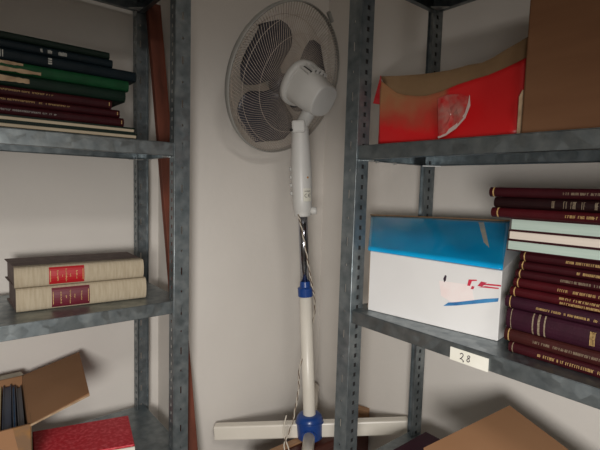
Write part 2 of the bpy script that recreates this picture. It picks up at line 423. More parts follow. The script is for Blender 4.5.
for i, (T, xr, L, yf, cov, pg, lab, tit, fore) in enumerate(stackL):
    t = book(lab, (xr-L, yf, z), 0, L, .20, T, cov, pages=pg, title=None, gilt='gilt', bulge=.003, fore=fore, over=.002, th=.0034 if fore else .0022, group=GL)
    if tit:      # title marks sit towards the left part of the spine
        b = B(); rnd = random.Random(i)
        u = .098-(xr-L)-.01
        end = .098-(xr-L)+tit[0][1]+.005
        while u < end:
            w_ = rnd.uniform(.0014, .003)
            if rnd.random() > .15:
                zc = tit[0][2]*T
                box(b, u, u+w_*.9, -.0034, -.0026, zc+.0006, zc+.0013); box(b, u, u+.0006, -.0034, -.0026, zc-.0016, zc+.0013)
                if rnd.random() > .5: box(b, u, u+w_*.9, -.0034, -.0026, zc-.0016, zc-.001)
            u += w_+.0006
        obj('gilt_title', b, M['silver' if i == 2 else 'gilt'], t, local=True)
        b = B(); box(b, L-.006, L-.0045, -.0033, -.0024, T*.3, T*.7); obj('gilt_band', b, M['gilt'], t, local=True)
    off = .098-(xr-L)
    if i in (5, 6):   # torn brown patches of bare board
        rnd = random.Random(40+i)
        rows_ = {5: [(.32,.78,.050)], 6: [(.10,.48,.070), (.66,.98,.040)]}[i]
        for (f0, f1, ln) in rows_:
            b = B(); n = 14; lo_, hi_ = [], []
            for k in range(n+1):
                u = off-.03 + (ln+.03)*k/n
                j = rnd.uniform(-.04, .04) if 0 < k < n else 0
                lo_.append((u, -.0036, (f0+j+ (.05*k/n))*T)); hi_.append((u, -.0036, (f1-j*.8-(.08*k/n))*T))
            prism(b, lo_+hi_[::-1], (0,.0012,0)); obj('torn_patch', b, M['card_edge'], t, local=True)
    if i == 7:
        b = B()
        for dx, dz in ((0,.25),(0,.45),(0,.65)): box(b, off+.083, off+.0895, -.0038, -.0028, dz*T, dz*T+.003)
        obj('silver_stamp', b, M['silver'], t, local=True); b = B()
        box(b, off+.002, off+.0035, -.0038, -.0028, .2*T, .8*T); box(b, off+.006, off+.0075, -.0038, -.0028, .2*T, .8*T)
        obj('silver_stamp', b, M['silver'], t, local=True)
    if i == 8:
        b = B(); rnd = random.Random(3)
        for (a0, a1) in ((.070,.074),(.083,.090),(.102,.117)):
            u = a0
            while u < a1:
                box(b, off+u, off+u+.0012, -.0038, -.0028, T*.25, T*.6+rnd.uniform(0,.002)); u += .002
            box(b, off+a0, off+a1, -.0038, -.0028, T*.25, T*.32)
        obj('silver_stamp', b, M['silver'], t, local=True)
    z += T+.0002

# two old linen-bound volumes on the left middle shelf
def old_book(label, A, Bp, z0, T, lab_u, lab_m, Wd=.14, seed=1):
    A = Vector(A); d = (Vector(Bp)-A); L = d.length; ang = math.atan2(d.y, d.x)
    t = empty('old_book', (A.x, A.y, z0), label, 'book', 'linen-spined old volumes on the left middle shelf', Matrix.Rotation(ang, 3, 'Z'))
    # boards
    for zb0 in (0, T-.0028):
        b = B(); prism(b, [(0,.012,zb0),(L,.012,zb0),(L-.004,Wd,zb0),(-.013,Wd,zb0)], (0,0,.0028)); obj('board', b, M['marble'], t, local=True, bevel=.0006)
    b = B(); pts = []
    n = 12
    for i in range(n+1):
        a = math.pi*i/n; pts.append((.010-.016*math.sin(a)**.6, T/2-(T/2+.0003)*math.cos(a)))
    pts = [(.022, -.0003)] + pts + [(.022, T+.0003)]
    R = [[b.verts.new((x, p[0], p[1])) for p in pts] for x in [L*k/20 for k in range(21)]]
    for P, Q in zip(R, R[1:]):
        for i in range(len(pts)-1): b.faces.new((P[i], P[i+1], Q[i+1], Q[i]))
    for P in (R[0], R[-1]): b.faces.new(P)
    obj('linen_spine', b, M['linen'], t, local=True, smooth=False)
    b = B(); # page block with hollow fore-edge, darker
    prism(b, [(.001,.014,.0026),(L-.005,.014,.0026),(L-.005,Wd-.006,.0026),(-.008,Wd-.006,.0026)], (0,0,T-.0052)); obj('pages', b, M['marble'], t, local=True)
    u0, u1 = lab_u
    b = B(); R = []
    for x in (u0, u1):
        R.append([b.verts.new((x, .010-.0168*math.sin(a)**.6, T/2-(T/2-.0005)*math.cos(a))) for a in [math.pi*(.10+.80*i/10) for i in range(11)]])
    for i in range(10): b.faces.new((R[0][i], R[0][i+1], R[1][i+1], R[1][i]))
    lo = obj('spine_label', b, M[lab_m], t, local=True, solid=.0006)
    b = B(); rnd = random.Random(seed); yb_ = -.0078
    for x in (u0+.002, u1-.0035): box(b, x, x+.0011, yb_, yb_+.001, T*.22, T*.78)
    for (fu, hh) in ((.22,.5),(.36,.1),(.46,.6),(.58,.15),(.76,.4)):
        x = u0+(u1-u0)*fu; zc = T*.5; zz = zc-hh*T/2
        while zz < zc+hh*T/2:
            box(b, x+rnd.uniform(-.0005,.0005), x+rnd.uniform(.0012,.0028), yb_, yb_+.001, zz, zz+.0012); zz += .0024
    obj('gilt_lettering', b, M['gilt'], lo, local=True)
    return t
za = -.282+.0006
old_book('lower one of two linen-spined old books, with a dark maroon spine label', (.1225,1.085), (.391,1.064), za, .051, (.066,.142), 'lab_mar', seed=1)
old_book('upper one of two linen-spined old books, with a bright red spine label', (.1205,1.088), (.386,1.068), za+.0515, .045, (.064,.134), 'lab_red', seed=5)

# ------------------------------------------------------------------ right top shelf: red box and tall carton
zs = .090+.0005
t = empty('red_box', (.71, .455, zs), 'opened glossy red cardboard box with torn brown flaps on the right top shelf', 'box')
ys = lambda y: y
# front panel top edge: (y, z) far -> near
top = [(.607,.222),(.599,.216),(.585,.205),(.565,.191),(.545,.184),(.520,.179),(.500,.177),(.470,.181),(.440,.188),(.410,.195),(.388,.197),(.36,.203),(.34,.208),(.323,.213)]
bot0 = zs+.001
b = B(); n = 12; G = []
for (y, zt_) in top:
    col = []
    for k in range(n+1):
        f = k/n; zz = bot0+(zt_-bot0)*f
        yy = y if y < .6 else y-.006*math.sin(math.pi*f)
        xx = .702+.010*math.sin(f*2.5)*math.sin((y-.3)*14) + (.012*f if y < .42 else .004*f)
        col.append(b.verts.new((xx, yy, zz)))
    G.append(col)
for P, Q in zip(G, G[1:]):
    for k in range(n): b.faces.new((P[k], Q[k], Q[k+1], P[k+1]))
obj('front_panel', b, M['torn'], t, smooth=True, solid=.0035, solid_off=1)
# far side panel, back panel, near side panel, bottom
b = B(); box(b, .712, .90, .600, .604, zs, .19); box(b, .896, .90, .325, .604, zs, .19); box(b, .72, .90, .324, .328, zs, .205); box(b, .712, .90, .325, .604, zs, zs+.003)
obj('body_panels', b, M['red_card'], t)
# brown raised flap: from the front edge dip up and backwards to the upper edge
up = [(.615,.2315,.700),(.600,.2305,.705),(.575,.2285,.712),(.55,.2265,.716),(.525,.2245,.720),(.50,.2235,.722),(.470,.2225,.724),(.445,.2230,.722),(.430,.2235,.72),(.405,.2215,.718),(.385,.2255,.716),(.365,.2325,.714),(.345,.2385,.712),(.326,.2445,.710)]
b = B(); G = []
for (y, zt_), (yu, zu, xu) in zip(top, up):
    a = Vector((.708+(.020 if y<.42 else (.014 if y < .475 else .006)), y, zt_-.012)); c = Vector((xu+.008, yu, zu))
    G.append([b.verts.new(a.lerp(c, k/4)+Vector((.004*math.sin(math.pi*k/4),0,0))) for k in range(5)])
for P, Q in zip(G, G[1:]):
    for k in range(4): b.faces.new((P[k], Q[k], Q[k+1], P[k+1]))
obj('brown_flap', b, M['card_dk'], t, smooth=True, solid=.003, solid_off=1)
# small red side flap hanging at the far left corner
b = B(); prism(b, [(.700,.606,.231),(.701,.624,.178),(.696,.598,.172)], (.003,.001,0)); obj('side_flap', b, M['red_card'], t)
# crumpled packing tape patch
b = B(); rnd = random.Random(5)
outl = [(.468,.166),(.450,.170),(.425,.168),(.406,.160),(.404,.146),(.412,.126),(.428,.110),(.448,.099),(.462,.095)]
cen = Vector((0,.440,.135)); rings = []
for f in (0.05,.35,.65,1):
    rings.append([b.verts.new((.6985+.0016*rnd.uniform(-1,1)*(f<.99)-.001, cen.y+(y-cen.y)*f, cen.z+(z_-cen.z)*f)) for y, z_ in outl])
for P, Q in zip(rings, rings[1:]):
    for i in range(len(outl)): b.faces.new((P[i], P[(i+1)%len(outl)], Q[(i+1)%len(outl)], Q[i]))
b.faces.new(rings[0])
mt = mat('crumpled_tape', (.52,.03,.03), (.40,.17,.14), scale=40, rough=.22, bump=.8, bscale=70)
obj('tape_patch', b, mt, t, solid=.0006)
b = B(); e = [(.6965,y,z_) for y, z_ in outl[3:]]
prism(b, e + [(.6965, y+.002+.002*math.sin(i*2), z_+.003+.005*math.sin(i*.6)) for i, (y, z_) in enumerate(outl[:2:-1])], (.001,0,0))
obj('tape_edge', b, mat('tape_edge_pale', (.55,.42,.38), (.6,.5,.46), scale=30, rough=.3), t)  # pale strip paints the glare along the tape's curved edge

t = empty('tall_carton', (.79, .17, zs), 'tall plain brown cardboard carton beside the red box on the right top shelf', 'carton')
b = B(); box(b, .700, .90, .02, .3195, zs, .395); obj('body', b, M['card'], t, bevel=.003)
b = B(); prism(b, [(.6995,.3205,zs),(.6985,.3245,zs+.001),(.6985,.3245,.15),(.6995,.3205,.16)], (.012,0,0)); obj('folded_corner', b, M['card_edge'], t)
b = B(); box(b, .700, .90, .165, .17, .3952, .3956); obj('top_tape', b, M['tape'], t)

# ------------------------------------------------------------------ right middle shelf: white box with blue sloping lid
zw = -.254+.0005
F0, F1 = Vector((.700,.614,0)), Vector((.738,.351,0)); dF = (F1-F0).normalized(); nF = Vector((-dF.y, dF.x, 0))
if nF.x < 0: nF = -nF
t = empty('white_blue_box', tuple((F0+F1)/2+nF*.05+Vector((0,0,zw))), 'white cardboard box with blue sloping top and red scribbles, right middle shelf', 'box')
dep = .16
def P(u, v, z): q = F0+dF*u+nF*v; return (q.x, q.y, z)
LW = (F1-F0).length
zt0, zt1 = -.128, -.131
b = B()
pts = [(0,0),(LW,0),(LW,dep),(0,dep)]
lo = [b.verts.new(P(u,v,zw)) for u, v in pts]; hi = [b.verts.new(P(u,v,zz)) for (u, v), zz in zip(pts, (zt0, zt1, zt1+.040, zt0+.040))]
b.faces.new(lo[::-1])
for i in range(4): b.faces.new((lo[i], lo[(i+1)%4], hi[(i+1)%4], hi[i]))
b.faces.new(hi)
obj('body', b, M['white_card'], t, bevel=.0015)
b = B(); prism(b, [P(-.0008,.002,zw+.004), P(-.0008,.005,zw+.004), P(-.0008,.005,zt0-.01), P(-.0008,.002,zt0-.004)], tuple(-dF*.0008)); obj('bare_edge', b, M['card_edge'], t)
# blue lid: slopes from the front edge up to the back
b = B(); nu, nv = 28, 12; G = []
for i in range(nu+1):
    fu = i/nu; row = []
    fl = Vector(P(-.004, -.002, zt0+.001)); fr = Vector(P(LW+.001, -.002, zt1+.002))
    bl = Vector((.893,.785,-.0688)); br = Vector((.912,.425,-.0575))
    for j in range(nv+1):
        fv = j/nv
        q = fl.lerp(fr, fu).lerp(bl.lerp(br, fu), fv)
        q.z += .0012*math.sin(math.pi*fu)*fv + .0011*math.sin(fu*21+fv*4)*math.sin(math.pi*fv)
        row.append(b.verts.new(q))
    G.append(row)
for P_, Q_ in zip(G, G[1:]):
    for k in range(nv): b.faces.new((P_[k], Q_[k], Q_[k+1], P_[k+1]))
lid = obj('blue_lid', b, M['blue_card'], t, smooth=True, solid=.003)
b = B(); prism(b, [(.888,.784,-.0682),(.907,.424,-.0570),(.911,.425,-.0570),(.892,.785,-.0682)], (0,0,.0035)); obj('lid_edge', b, M['card_dk'], t)
b = B(); prism(b, [(.885,.478,-.0640),(.885,.466,-.0635),(.745,.372,-.1240),(.745,.378,-.1240)], (-.0010,0,.0022)); obj('cream_tape', b, M['clear'], lid)
# marks on the front
def mark(name, poly, m, d=.0006):
    b = B(); prism(b, [P(u, -d-.0004, z_) for u, z_ in poly], tuple(nF*.0003)); return obj(name, b, M[m], t)
fz = lambda f: zw+(zt0-zw)*f
mark('pink_smear', [(.155,fz(.70)),(.215,fz(.72)),(.222,fz(.50)),(.185,fz(.40)),(.160,fz(.48))], 'pink_ink', .0002)
mark('blue_streak', [(.166,fz(.335)),(.19,fz(.38)),(.262,fz(.55)),(.263,fz(.60)),(.24,fz(.555)),(.19,fz(.43)),(.175,fz(.40))], 'blue_ink')
for pl in ([(.228,.705),(.262,.725),(.262,.74),(.240,.735)], [(.232,.745),(.266,.765),(.265,.785),(.244,.775)], [(.226,.72),(.234,.72),(.242,.785),(.232,.79)], [(.208,.70),(.213,.70),(.216,.775),(.225,.79),(.224,.805),(.210,.79)], [(.2145,.66),(.219,.66),(.221,.70),(.2165,.705)]):
    mark('red_scribble', [(u, fz(f)) for u, f in pl], 'red_ink')
mark('dark_scribble', [(.163,fz(.74)),(.166,fz(.80)),(.169,fz(.79)),(.168,fz(.72)),(.165,fz(.69))], 'black_ink')

# ------------------------------------------------------------------ right bottom shelf
zb_ = -.62+.0005
book('large maroon book lying flat at the far end of the right bottom shelf', (.705, .588, zb_), RA, .20, .195, .038, 'purple', name='flat_book', bulge=.003)
t = empty('low_carton', (.76, .22, zb_), 'brown cardboard carton with a raised lid on the right bottom shelf', 'carton')
b = B(); x0, x1, y0, y1, zt_ = .672, .86, .06, .376, -.535
for a in ((x0,x1,y0,y1,zb_,zb_+.003),(x0,x0+.003,y0,y1,zb_,zt_),(x1-.003,x1,y0,y1,zb_,zt_+.03),(x0,x1,y0,y0+.003,zb_,zt_),(x0,x1,y1-.003,y1,zb_,zt_+.03)): box(b, *a)
obj('body', b, M['card_dk'], t)
A0 = Vector((.862,.378,-.4195)); e1 = Vector((-.213,.045,-.03)); e2 = Vector((-.011,-.106,-.03))
b = B(); prism(b, [A0, A0+e1*1.02, A0+e1*1.02+e2*2.9, A0+e2*2.9], (0,0,.003)); obj('lid', b, M['card_light'], t)
b = B(); prism(b, [A0+Vector((0,0,-.001)), A0+e2*2.9, A0+e2*2.9+Vector((-.004,0,-.03)), A0+Vector((-.004,0,-.11))], (-.003,0,0)); obj('lid_side', b, M['card_dk'], t)

# ------------------------------------------------------------------ left bottom shelf
zl = -.662+.0005
t = empty('red_board_box', (.27, 1.11, zl), 'flat red mottled box lying on the left bottom shelf beside the open carton', 'box')
c = [(.379,1.162),(.347,1.018),(.150,1.085),(.165,1.222)]
b = B(); prism(b, [(x, y, zl) for x, y in c], (0,0,.040)); obj('lid', b, M['red_board'], t, bevel=.002)
b = B(); c1 = Vector((.3472,1.017,0)); c2 = Vector((.150,1.0845,0)); dd = (c2-c1).normalized(); nn = Vector((dd.y,-dd.x,0)); nn = nn if nn.y < 0 else -nn
q = [c1+nn*.001, c2+nn*.001, c2+nn*.004, c1+nn*.004]
prism(b, [(v.x, v.y, zl) for v in q], (0,0,.036)); obj('page_edge', b, M['paper'], t)

zc = -.488
t = empty('open_carton', (.0, 1.11, zl), 'open brown cardboard carton with books inside on the left bottom shelf', 'carton')
BR, FR_ = Vector((.155,1.262,0)), Vector((.131,.992,0)); BL, FL = Vector((-.17,1.250,0)), Vector((-.19,1.005,0))
def panel(a, c_, z0, z1, th=.004, inward=None):
    b = B(); d = (c_-a).normalized(); nrm = Vector((-d.y, d.x, 0)); 
    if nrm.dot(inward) < 0: nrm = -nrm
    prism(b, [(a.x,a.y,z0),(c_.x,c_.y,z0),(c_.x,c_.y,z1),(a.x,a.y,z1)], tuple(nrm*th)); return b
ctr = Vector((-.02,1.12,0))
for nm, a, c_ in (('side_panel',BR,FR_),('front_panel',FR_,FL),('side_panel',FL,BL),('back_panel',BL,BR)):
    obj(nm, panel(a, c_, zl, zc, inward=ctr-(a+c_)/2), M['card_light'], t)
b = B(); prism(b, [(v.x,v.y,zl) for v in (BR,FR_,FL,BL)], (0,0,.003)); obj('bottom_panel', b, M['card_light'], t)
b = B(); prism(b, [(BR.x,BR.y,zc),(FR_.x,FR_.y,zc),(.243,.998,zc+.031),(.284,1.266,zc+.030)], (.0008,0,-.004)); obj('side_flap', b, M['card_light'], t)
b = B(); prism(b, [(FR_.x,FR_.y-.001,zc-.004),(.2430,.9965,zc+.025),(.2430,.9965,zc+.029),(FR_.x,FR_.y-.001,zc)], (0,-.0012,0)); obj('flap_edge', b, M['card_edge'], t)
b = B(); prism(b, [(BL.x,BL.y,zc),(BR.x,BR.y,zc),(BR.x-.005,BR.y+.012,zc+.006),(BL.x,BL.y+.012,zc+.006)], (0,0,-.003)); obj('back_flap', b, mat('grey_card',(.22,.19,.15),(.3,.26,.2),scale=40,rough=.8), t)
b = B(); prism(b, [(FR_.x,FR_.y-.0015,zc+.001),(FR_.x-.030,FR_.y-.0005,zc+.001),(FR_.x-.014,FR_.y-.001,zc-.09),(FR_.x,FR_.y-.0015,zc-.12)], (0,-.0008,0)); tp = obj('parcel_tape', b, M['tape'], t)
b = B(); prism(b, [(FR_.x+.001,FR_.y-.001,zc+.001),(FR_.x+.006,FR_.y+.05,zc+.001),(FR_.x+.006,FR_.y+.05,zc-.12),(FR_.x+.001,FR_.y-.001,zc-.12)], (.0008,0,0)); obj('parcel_tape', b, M['card_dk'], t)
# books standing inside the carton, spines up
GB = 'books standing in the open carton'
def upright(lab, xa_, xb_, dx, w, mc, mp, zt):
    t = empty('upright_book', ((xa_+xb_)/2, 1.12, zl+.004), lab, 'book', GB)
    def leaf(o0, o1, ztop, m, nm, ins=0):
        b = B(); A1 = (xb_+o0, 1.012+ins); A2 = (xa_+o0, 1.245-ins)
        prism(b, [(A1[0]-dx, A1[1], zl+.005), (A2[0]-dx, A2[1], zl+.005), (A2[0], A2[1], ztop), (A1[0], A1[1], ztop)], (o1-o0, 0, 0)); obj(nm, b, M[m], t)
    leaf(0, .002, zt, mc, 'cover'); leaf(w-.002, w, zt, mc, 'cover'); leaf(.002, w-.002, zt-.004, mp, 'pages', .003)
upright('yellowish worn book standing leftmost in the open carton', .086, .062, .01, .020, 'yellow_book', 'yellow_book', zc-.012)
upright('dark navy book standing in the middle of the open carton', .110, .085, .01, .016, 'navy', 'navy', zc-.010)
upright('thin blue-edged dark book standing between navy and grey ones in the carton', .1275, .1035, .006, .006, 'navy', 'blue_ink', zc-.014)
upright('dark grey book standing against the right side of the open carton', .1355, .1130, .004, .011, 'grey_book', 'grey_book', zc-.018)

# ------------------------------------------------------------------ stand under the fan
zst = -.724
t = empty('wooden_stand', (.80, .90, -H), 'dark reddish brown wooden stand carrying the white fan in the corner', 'wooden stand')
b = B(); box(b, .62, 1.025, .872, .925, -H, zst-.022); obj('panel', b, M['stand'], t, bevel=.003)
b = B(); box(b, .60, 1.028, .868, .931, zst-.022, zst); obj('top_rail', b, M['stand'], t, bevel=.003)
b = B(); box(b, .60, 1.03, .912, .934, zst, zst+.006); obj('edge_strip', b, M['stand_top'], t, bevel=.0015)
b = B()
prism(b, [(.955,.935,zst),(.985,.898,zst),(1.012,.902,zst),(1.0,.945,zst)], (0,0,.024)); prism(b, [(.99,.925,zst),(1.022,.872,zst),(1.036,.885,zst),(1.014,.945,zst)], (0,0,.036))
obj('wood_scrap', b, M['stand_top'], t)

# ------------------------------------------------------------------ pedestal fan
B0 = Vector((.811,.912,-.690)); Zf = Vector((-.040,.034,.853)).normalized()
Xf = Vector((.4,-.386,.058)); Xf = (Xf - Zf*Xf.dot(Zf)).normalized(); Yf = Zf.cross(Xf)
Rf = Matrix((Xf, Yf, Zf)).transposed()
fan = empty('pedestal_fan', B0, 'white pedestal fan with grey blades and blue collars in the corner', 'fan', None, Rf)
def fobj(name, b, m, parent=fan, **k): return obj(name, b, M[m], parent, local=True, **k)
# legs
for ang, nm, ln in ((0,'leg',.281),(180,'leg',.281)):
    R = Matrix.Rotation(math.radians(-2.6), 4, 'Y') @ Matrix.Rotation(math.radians(ang), 4, 'Z'); b = B()
    # solid rectangular leg; dark end plate paints the shade of a hollow end
    box(b, .02, ln, -.014, .014, -.022, .020, R)
    l = fobj('leg', b, 'cream_pl', bevel=.004)
    b = B(); box(b, ln-.001, ln+.0004, -.011, .011, -.010, .017, R); obj('open_end', b, M['dark'], l, local=True)
b = B(); tube(b, [(0,-.02,-.004),(0,-.15,-.006),(0,-.285,-.008)], .0165, 20); l = fobj('leg', b, 'cream_pl', smooth=True)
b = B(); tube(b, [(0,.02,-.004),(0,.19,-.002),(0,.262,.0)], .0165, 20); l = fobj('leg', b, 'cream_pl', smooth=True)
b = B(); lathe(b, [(.020,-.024),(.036,-.024),(.0375,-.02),(.0385,.012),(.039,.020),(.039,.026),(.036,.036),(.031,.042),(.024,.044),(.019,.044)], 36); base = fobj('base_collar', b, 'blue_pl', smooth=True, bevel=.0008)
b = B(); R = []
for k in range(33):
    a = 2*math.pi*k/32; R.append((.0395*math.cos(a), .0395*math.sin(a), .020+.008*math.sin(a)*-1))
tube(b, R, .0022, 8, cap=False); obj('raised_ring', b, M['blue_pl'], base, local=True, smooth=True)
b = B(); tube(b, [(0,-.034,-.006),(0,-.0425,-.006)], .0205, 24); obj('leg_socket', b, M['blue_pl'], base, local=True)
# tubes
b = B(); lathe(b, [(.0165,.03),(.0185,.04),(.0175,.06),(.0175,.40)], 32); fobj('outer_tube', b, 'cream_pl', smooth=True)
b = B(); lathe(b, [(.0205,.388),(.0210,.390),(.0215,.411),(.020,.413),(.0155,.415),(.0140,.430),(.0125,.431)], 32); fobj('height_collar', b, 'blue_pl', bevel=.0005)
b = B(); tube(b, [(0,0,.42),(0,0,.64)], .0128, 28); fobj('inner_tube', b, 'chrome', smooth=True)
# control neck
b = B(); lathe(b, [(.012,.612),(.0225,.613),(.0235,.618),(.0235,.628),(.0255,.631),(.0265,.66),(.0285,.70),(.0285,.74),(.0265,.79),(.0240,.83),(.0235,.850),(.020,.862),(.010,.868)], 36, sx=1.0, sy=1.25)
neck = fobj('control_neck', b, 'white_pl', smooth=True)
for k in range(4):
    b = B(); zz = .672+.022*k; box(b, -.0325, -.024, -.012, .004, zz, zz+.011); obj('push_button', b, M['rim'], neck, local=True, bevel=.002)
b = B(); lathe(b, [(.006,0),(.0085,.003),(.0105,.005),(.0105,.015),(.009,.018)], 20, mtx=Matrix.Translation((.021,-.004,.628)) @ Matrix.Rotation(math.radians(90), 4, 'Y')); obj('height_knob', b, M['white_pl'], neck, local=True, smooth=True)
# sticker with CE mark on the neck (follows the curved surface)
def neck_pt(a, z, ex=.0): 
    return (( .0275+ex)*math.cos(a), (.0275+ex)*1.25*math.sin(a), z)
b = B(); a0, a1 = math.radians(-78), math.radians(-28); R = []
for k in range(9):
    a = a0+(a1-a0)*k/8; R.append([b.verts.new(neck_pt(a, .655, .0006)), b.verts.new(neck_pt(a, .690, .0012))])
for p_, q_ in zip(R, R[1:]): b.faces.new((p_[0], q_[0], q_[1], p_[1]))
st = obj('sticker', b, M['paper'], neck, local=True, solid=.0003)
b = B()
def arcpts(cu, cz, r, d0, d1, n=8): return [(cu+r*math.cos(math.radians(d0+(d1-d0)*i/n)), cz+r*math.sin(math.radians(d0+(d1-d0)*i/n))) for i in range(n+1)]
def on_neck(uv): return neck_pt(math.radians(-54)+uv[0]/.030, .6705+uv[1], .0020)
for pl in (arcpts(-.0045,0,.0045,60,300), arcpts(.0065,0,.0045,60,300), [(.002,0),(.006,0)]):
    pp = [on_neck(u) for u in pl]
    for p_, q_ in zip(pp, pp[1:]): tube(b, [p_, q_], .0006, 6)
for u in (-.009,-.006,-.003,0,.003,.006): tube(b, [on_neck((u,.0115)), on_neck((u+.002,.0125))], .0008, 5)
obj('mark', b, M['black_ink'], st, local=True)
b = B(); lathe(b, [(.001,0),(.0035,.0002),(.001,.0012)], 10, mtx=Matrix.Translation(neck_pt(math.radians(-50), .719, .0006)) @ Matrix.Rotation(math.radians(40), 4, 'Z') @ Matrix.Rotation(math.radians(90), 4, 'X')); obj('rust_spot', b, mat('rust',(.45,.2,.03),scale=20), neck, local=True)
# power cord: twisted pair hanging from neck, along the tubes, down to the base
def wv(p): return Rf.inverted() @ (Vector(p)-B0)
path = [(-.010,-.030,.620),(-.004,-.028,.59),(.006,-.026,.53),(.014,-.024,.47),(.021,-.020,.42),(.026,-.010,.38),(.018,.024,.31)] + [tuple(wv(p)) for p in ((.775,.921,-.50),(.750,.894,-.54),(.728,.877,-.581),(.693,.851,-.615),(.663,.839,-.645),(.655,.831,-.70),(.65,.83,-.78),(.65,.835,-1.1))]
def catmull(P, n=10):
    out = []; P = [Vector(p) for p in P]
    for i in range(len(P)-1):
        p0, p1, p2, p3 = P[max(i-1,0)], P[i], P[i+1], P[min(i+2,len(P)-1)]
        for k in range(n):
            t_ = k/n; out.append(.5*((2*p1)+(-p0+p2)*t_+(2*p0-5*p1+4*p2-p3)*t_*t_+(-p0+3*p1-3*p2+p3)*t_**3))
    out.append(P[-1]); return out
cp = catmull(path, 14)
cd = None
for ph, m_ in ((0,'cord_w'),(math.pi,'cord_b')):
    b = B(); q = []
    for i, p in enumerate(cp):
        a = i*.75+ph; q.append(p+Vector((math.cos(a)*.0014, math.sin(a)*.0014, 0)))
    tube(b, q, .0017 if m_ == 'cord_w' else .0012, 6)
    fobj('power_cord', b, m_, smooth=True)
b = B(); q = catmull([tuple(wv(p)) for p in ((.688,.868,-.60),(.686,.866,-.595),(.672,.858,-.63),(.676,.838,-.67),(.672,.828,-.72),(.66,.83,-.80))], 10)
tube(b, q, .0018, 6); fobj('power_cord', b, 'cord_w', smooth=True)

# ---- head
yaw, pitch, roll = .8808, .0838, .0283
def camaxes():
    f = Vector((math.cos(yaw)*math.cos(pitch), math.sin(yaw)*math.cos(pitch), -math.sin(pitch)))
    r0 = Vector((math.sin(yaw), -math.cos(yaw), 0)); u0 = r0.cross(f)
    r = r0*math.cos(roll)+u0*math.sin(roll); u = -r0*math.sin(roll)+u0*math.cos(roll)
    return r, u, f
cr, cu, cf = camaxes()
ax = Vector((math.cos(math.radians(99))*math.cos(math.radians(22)), math.sin(math.radians(99))*math.cos(math.radians(22)), math.sin(math.radians(22))))   # blowing direction, away from the viewer
RG = .205; RIM = .098     # grille radius, rim plane distance from motor centre
Pm = Vector((.771,1.007,.296)) - ax*RIM
hx = Vector((ax.y, -ax.x, 0)).normalized(); hy = ax.cross(hx); hy = hy if hy.z > 0 else -hy
Rh = Matrix((hx, hy, hx.cross(hy))).transposed()
if (hx.cross(hy)).dot(ax) < 0:
    hx = -hx; Rh = Matrix((hx, hy, hx.cross(hy))).transposed()
Lh = Rf.inverted() @ Rh
Mh = Matrix.Translation(wv(Pm)) @ Lh.to_4x4()    # head frame (z = blowing direction) in fan frame
DZ = Matrix.Translation((.017,.003,.008)) @ Matrix.Rotation(math.radians(-12), 4, 'X') @ Matrix.Diagonal((1.05,1.05,.95,1))      # motor and blades sit a little low in the cage
def hob(name, b, m, parent=fan, **k):
    bmesh.ops.transform(b, matrix=Mh, verts=b.verts); return obj(name, b, M[m], parent, local=True, **k)
# motor housing: front plate against the grille, squarish body behind it with vent slots between
def squircle(bm, prof, n=48, p=3.0, m=None):
    rings = []
    for r, z in prof:
        row = []
        for k in range(n):
            a = 2*math.pi*k/n; c, s_ = abs(math.cos(a)), abs(math.sin(a)); q = r/((c**p+s_**p)**(1/p))
            row.append(bm.verts.new((q*math.cos(a)*.96, q*math.sin(a), z)))
        rings.append(row)
    for A, Bb in zip(rings, rings[1:]):
        for k in range(n): bm.faces.new((A[k], A[(k+1)%n], Bb[(k+1)%n], Bb[k]))
    bm.faces.new(rings[0][::-1]); bm.faces.new(rings[-1])
    bmesh.ops.transform(bm, matrix=DZ, verts=bm.verts)
b = B(); squircle(b, [(.030,-.082),(.038,-.081),(.0405,-.077),(.0435,-.050),(.0455,-.046),(.0475,-.015),(.049,.010),(.050,.030)], p=2.7)
motor = hob('motor_housing', b, 'white_pl', smooth=True, bevel=.001)
b = B(); squircle(b, [(.052,.016),(.0585,.018),(.060,.024),(.060,.034),(.055,.038)], p=2.3)
hob('front_plate', b, 'white_pl', motor, smooth=True)
for k in range(-2, 3):
    b = B(); Rr = DZ @ Matrix.Rotation(math.radians(k*17-6), 4, 'Z'); box(b, -.0032, .0032, .044, .0585, -.022, .018, Rr)
    hob('housing_rib', b, 'white_pl', motor, bevel=.001)
for k in range(-2, 2):
    b = B(); Rr = DZ @ Matrix.Rotation(math.radians(k*17+8.5-6), 4, 'Z'); box(b, -.0055, .0055, .044, .0525, -.016, .0165, Rr)
    hob('vent_slot', b, 'dark', motor)  # dark blocks paint the shade in the slots between the ribs
sx_ = 1 if hx.dot(cr) > 0 else -1
def hs(deg, z, ex):
    a = math.radians(deg); p = 2.7; r = .0435+ (z+.050)*(.0405-.0435)/(-.027)+ex
    q = r/((abs(math.cos(a))**p+abs(math.sin(a))**p)**(1/p)); return DZ @ Vector((sx_*q*math.cos(a)*.96, q*math.sin(a), z))
b = B(); R = []
for k in range(13):
    a = -38+78*k/12; R.append([b.verts.new(hs(a,-.051,.0006)), b.verts.new(hs(a,-.0765,.0006))])
for p_, q_ in zip(R, R[1:]): b.faces.new((p_[0], q_[0], q_[1], p_[1]))
rl = hob('rating_label', b, 'rim', motor, solid=.0005)
b = B(); rnd = random.Random(2)
for k in range(4):
    zz = -.055-.0055*k
    for row in range(8):
        a = -33+row*9+rnd.uniform(0,3)
        if rnd.random() < .3: continue
        tube(b, [hs(a, zz, .0016), hs(a+rnd.uniform(3,7), zz, .0016)], .0006, 5)
hob('label_lines', b, 'blade', rl)
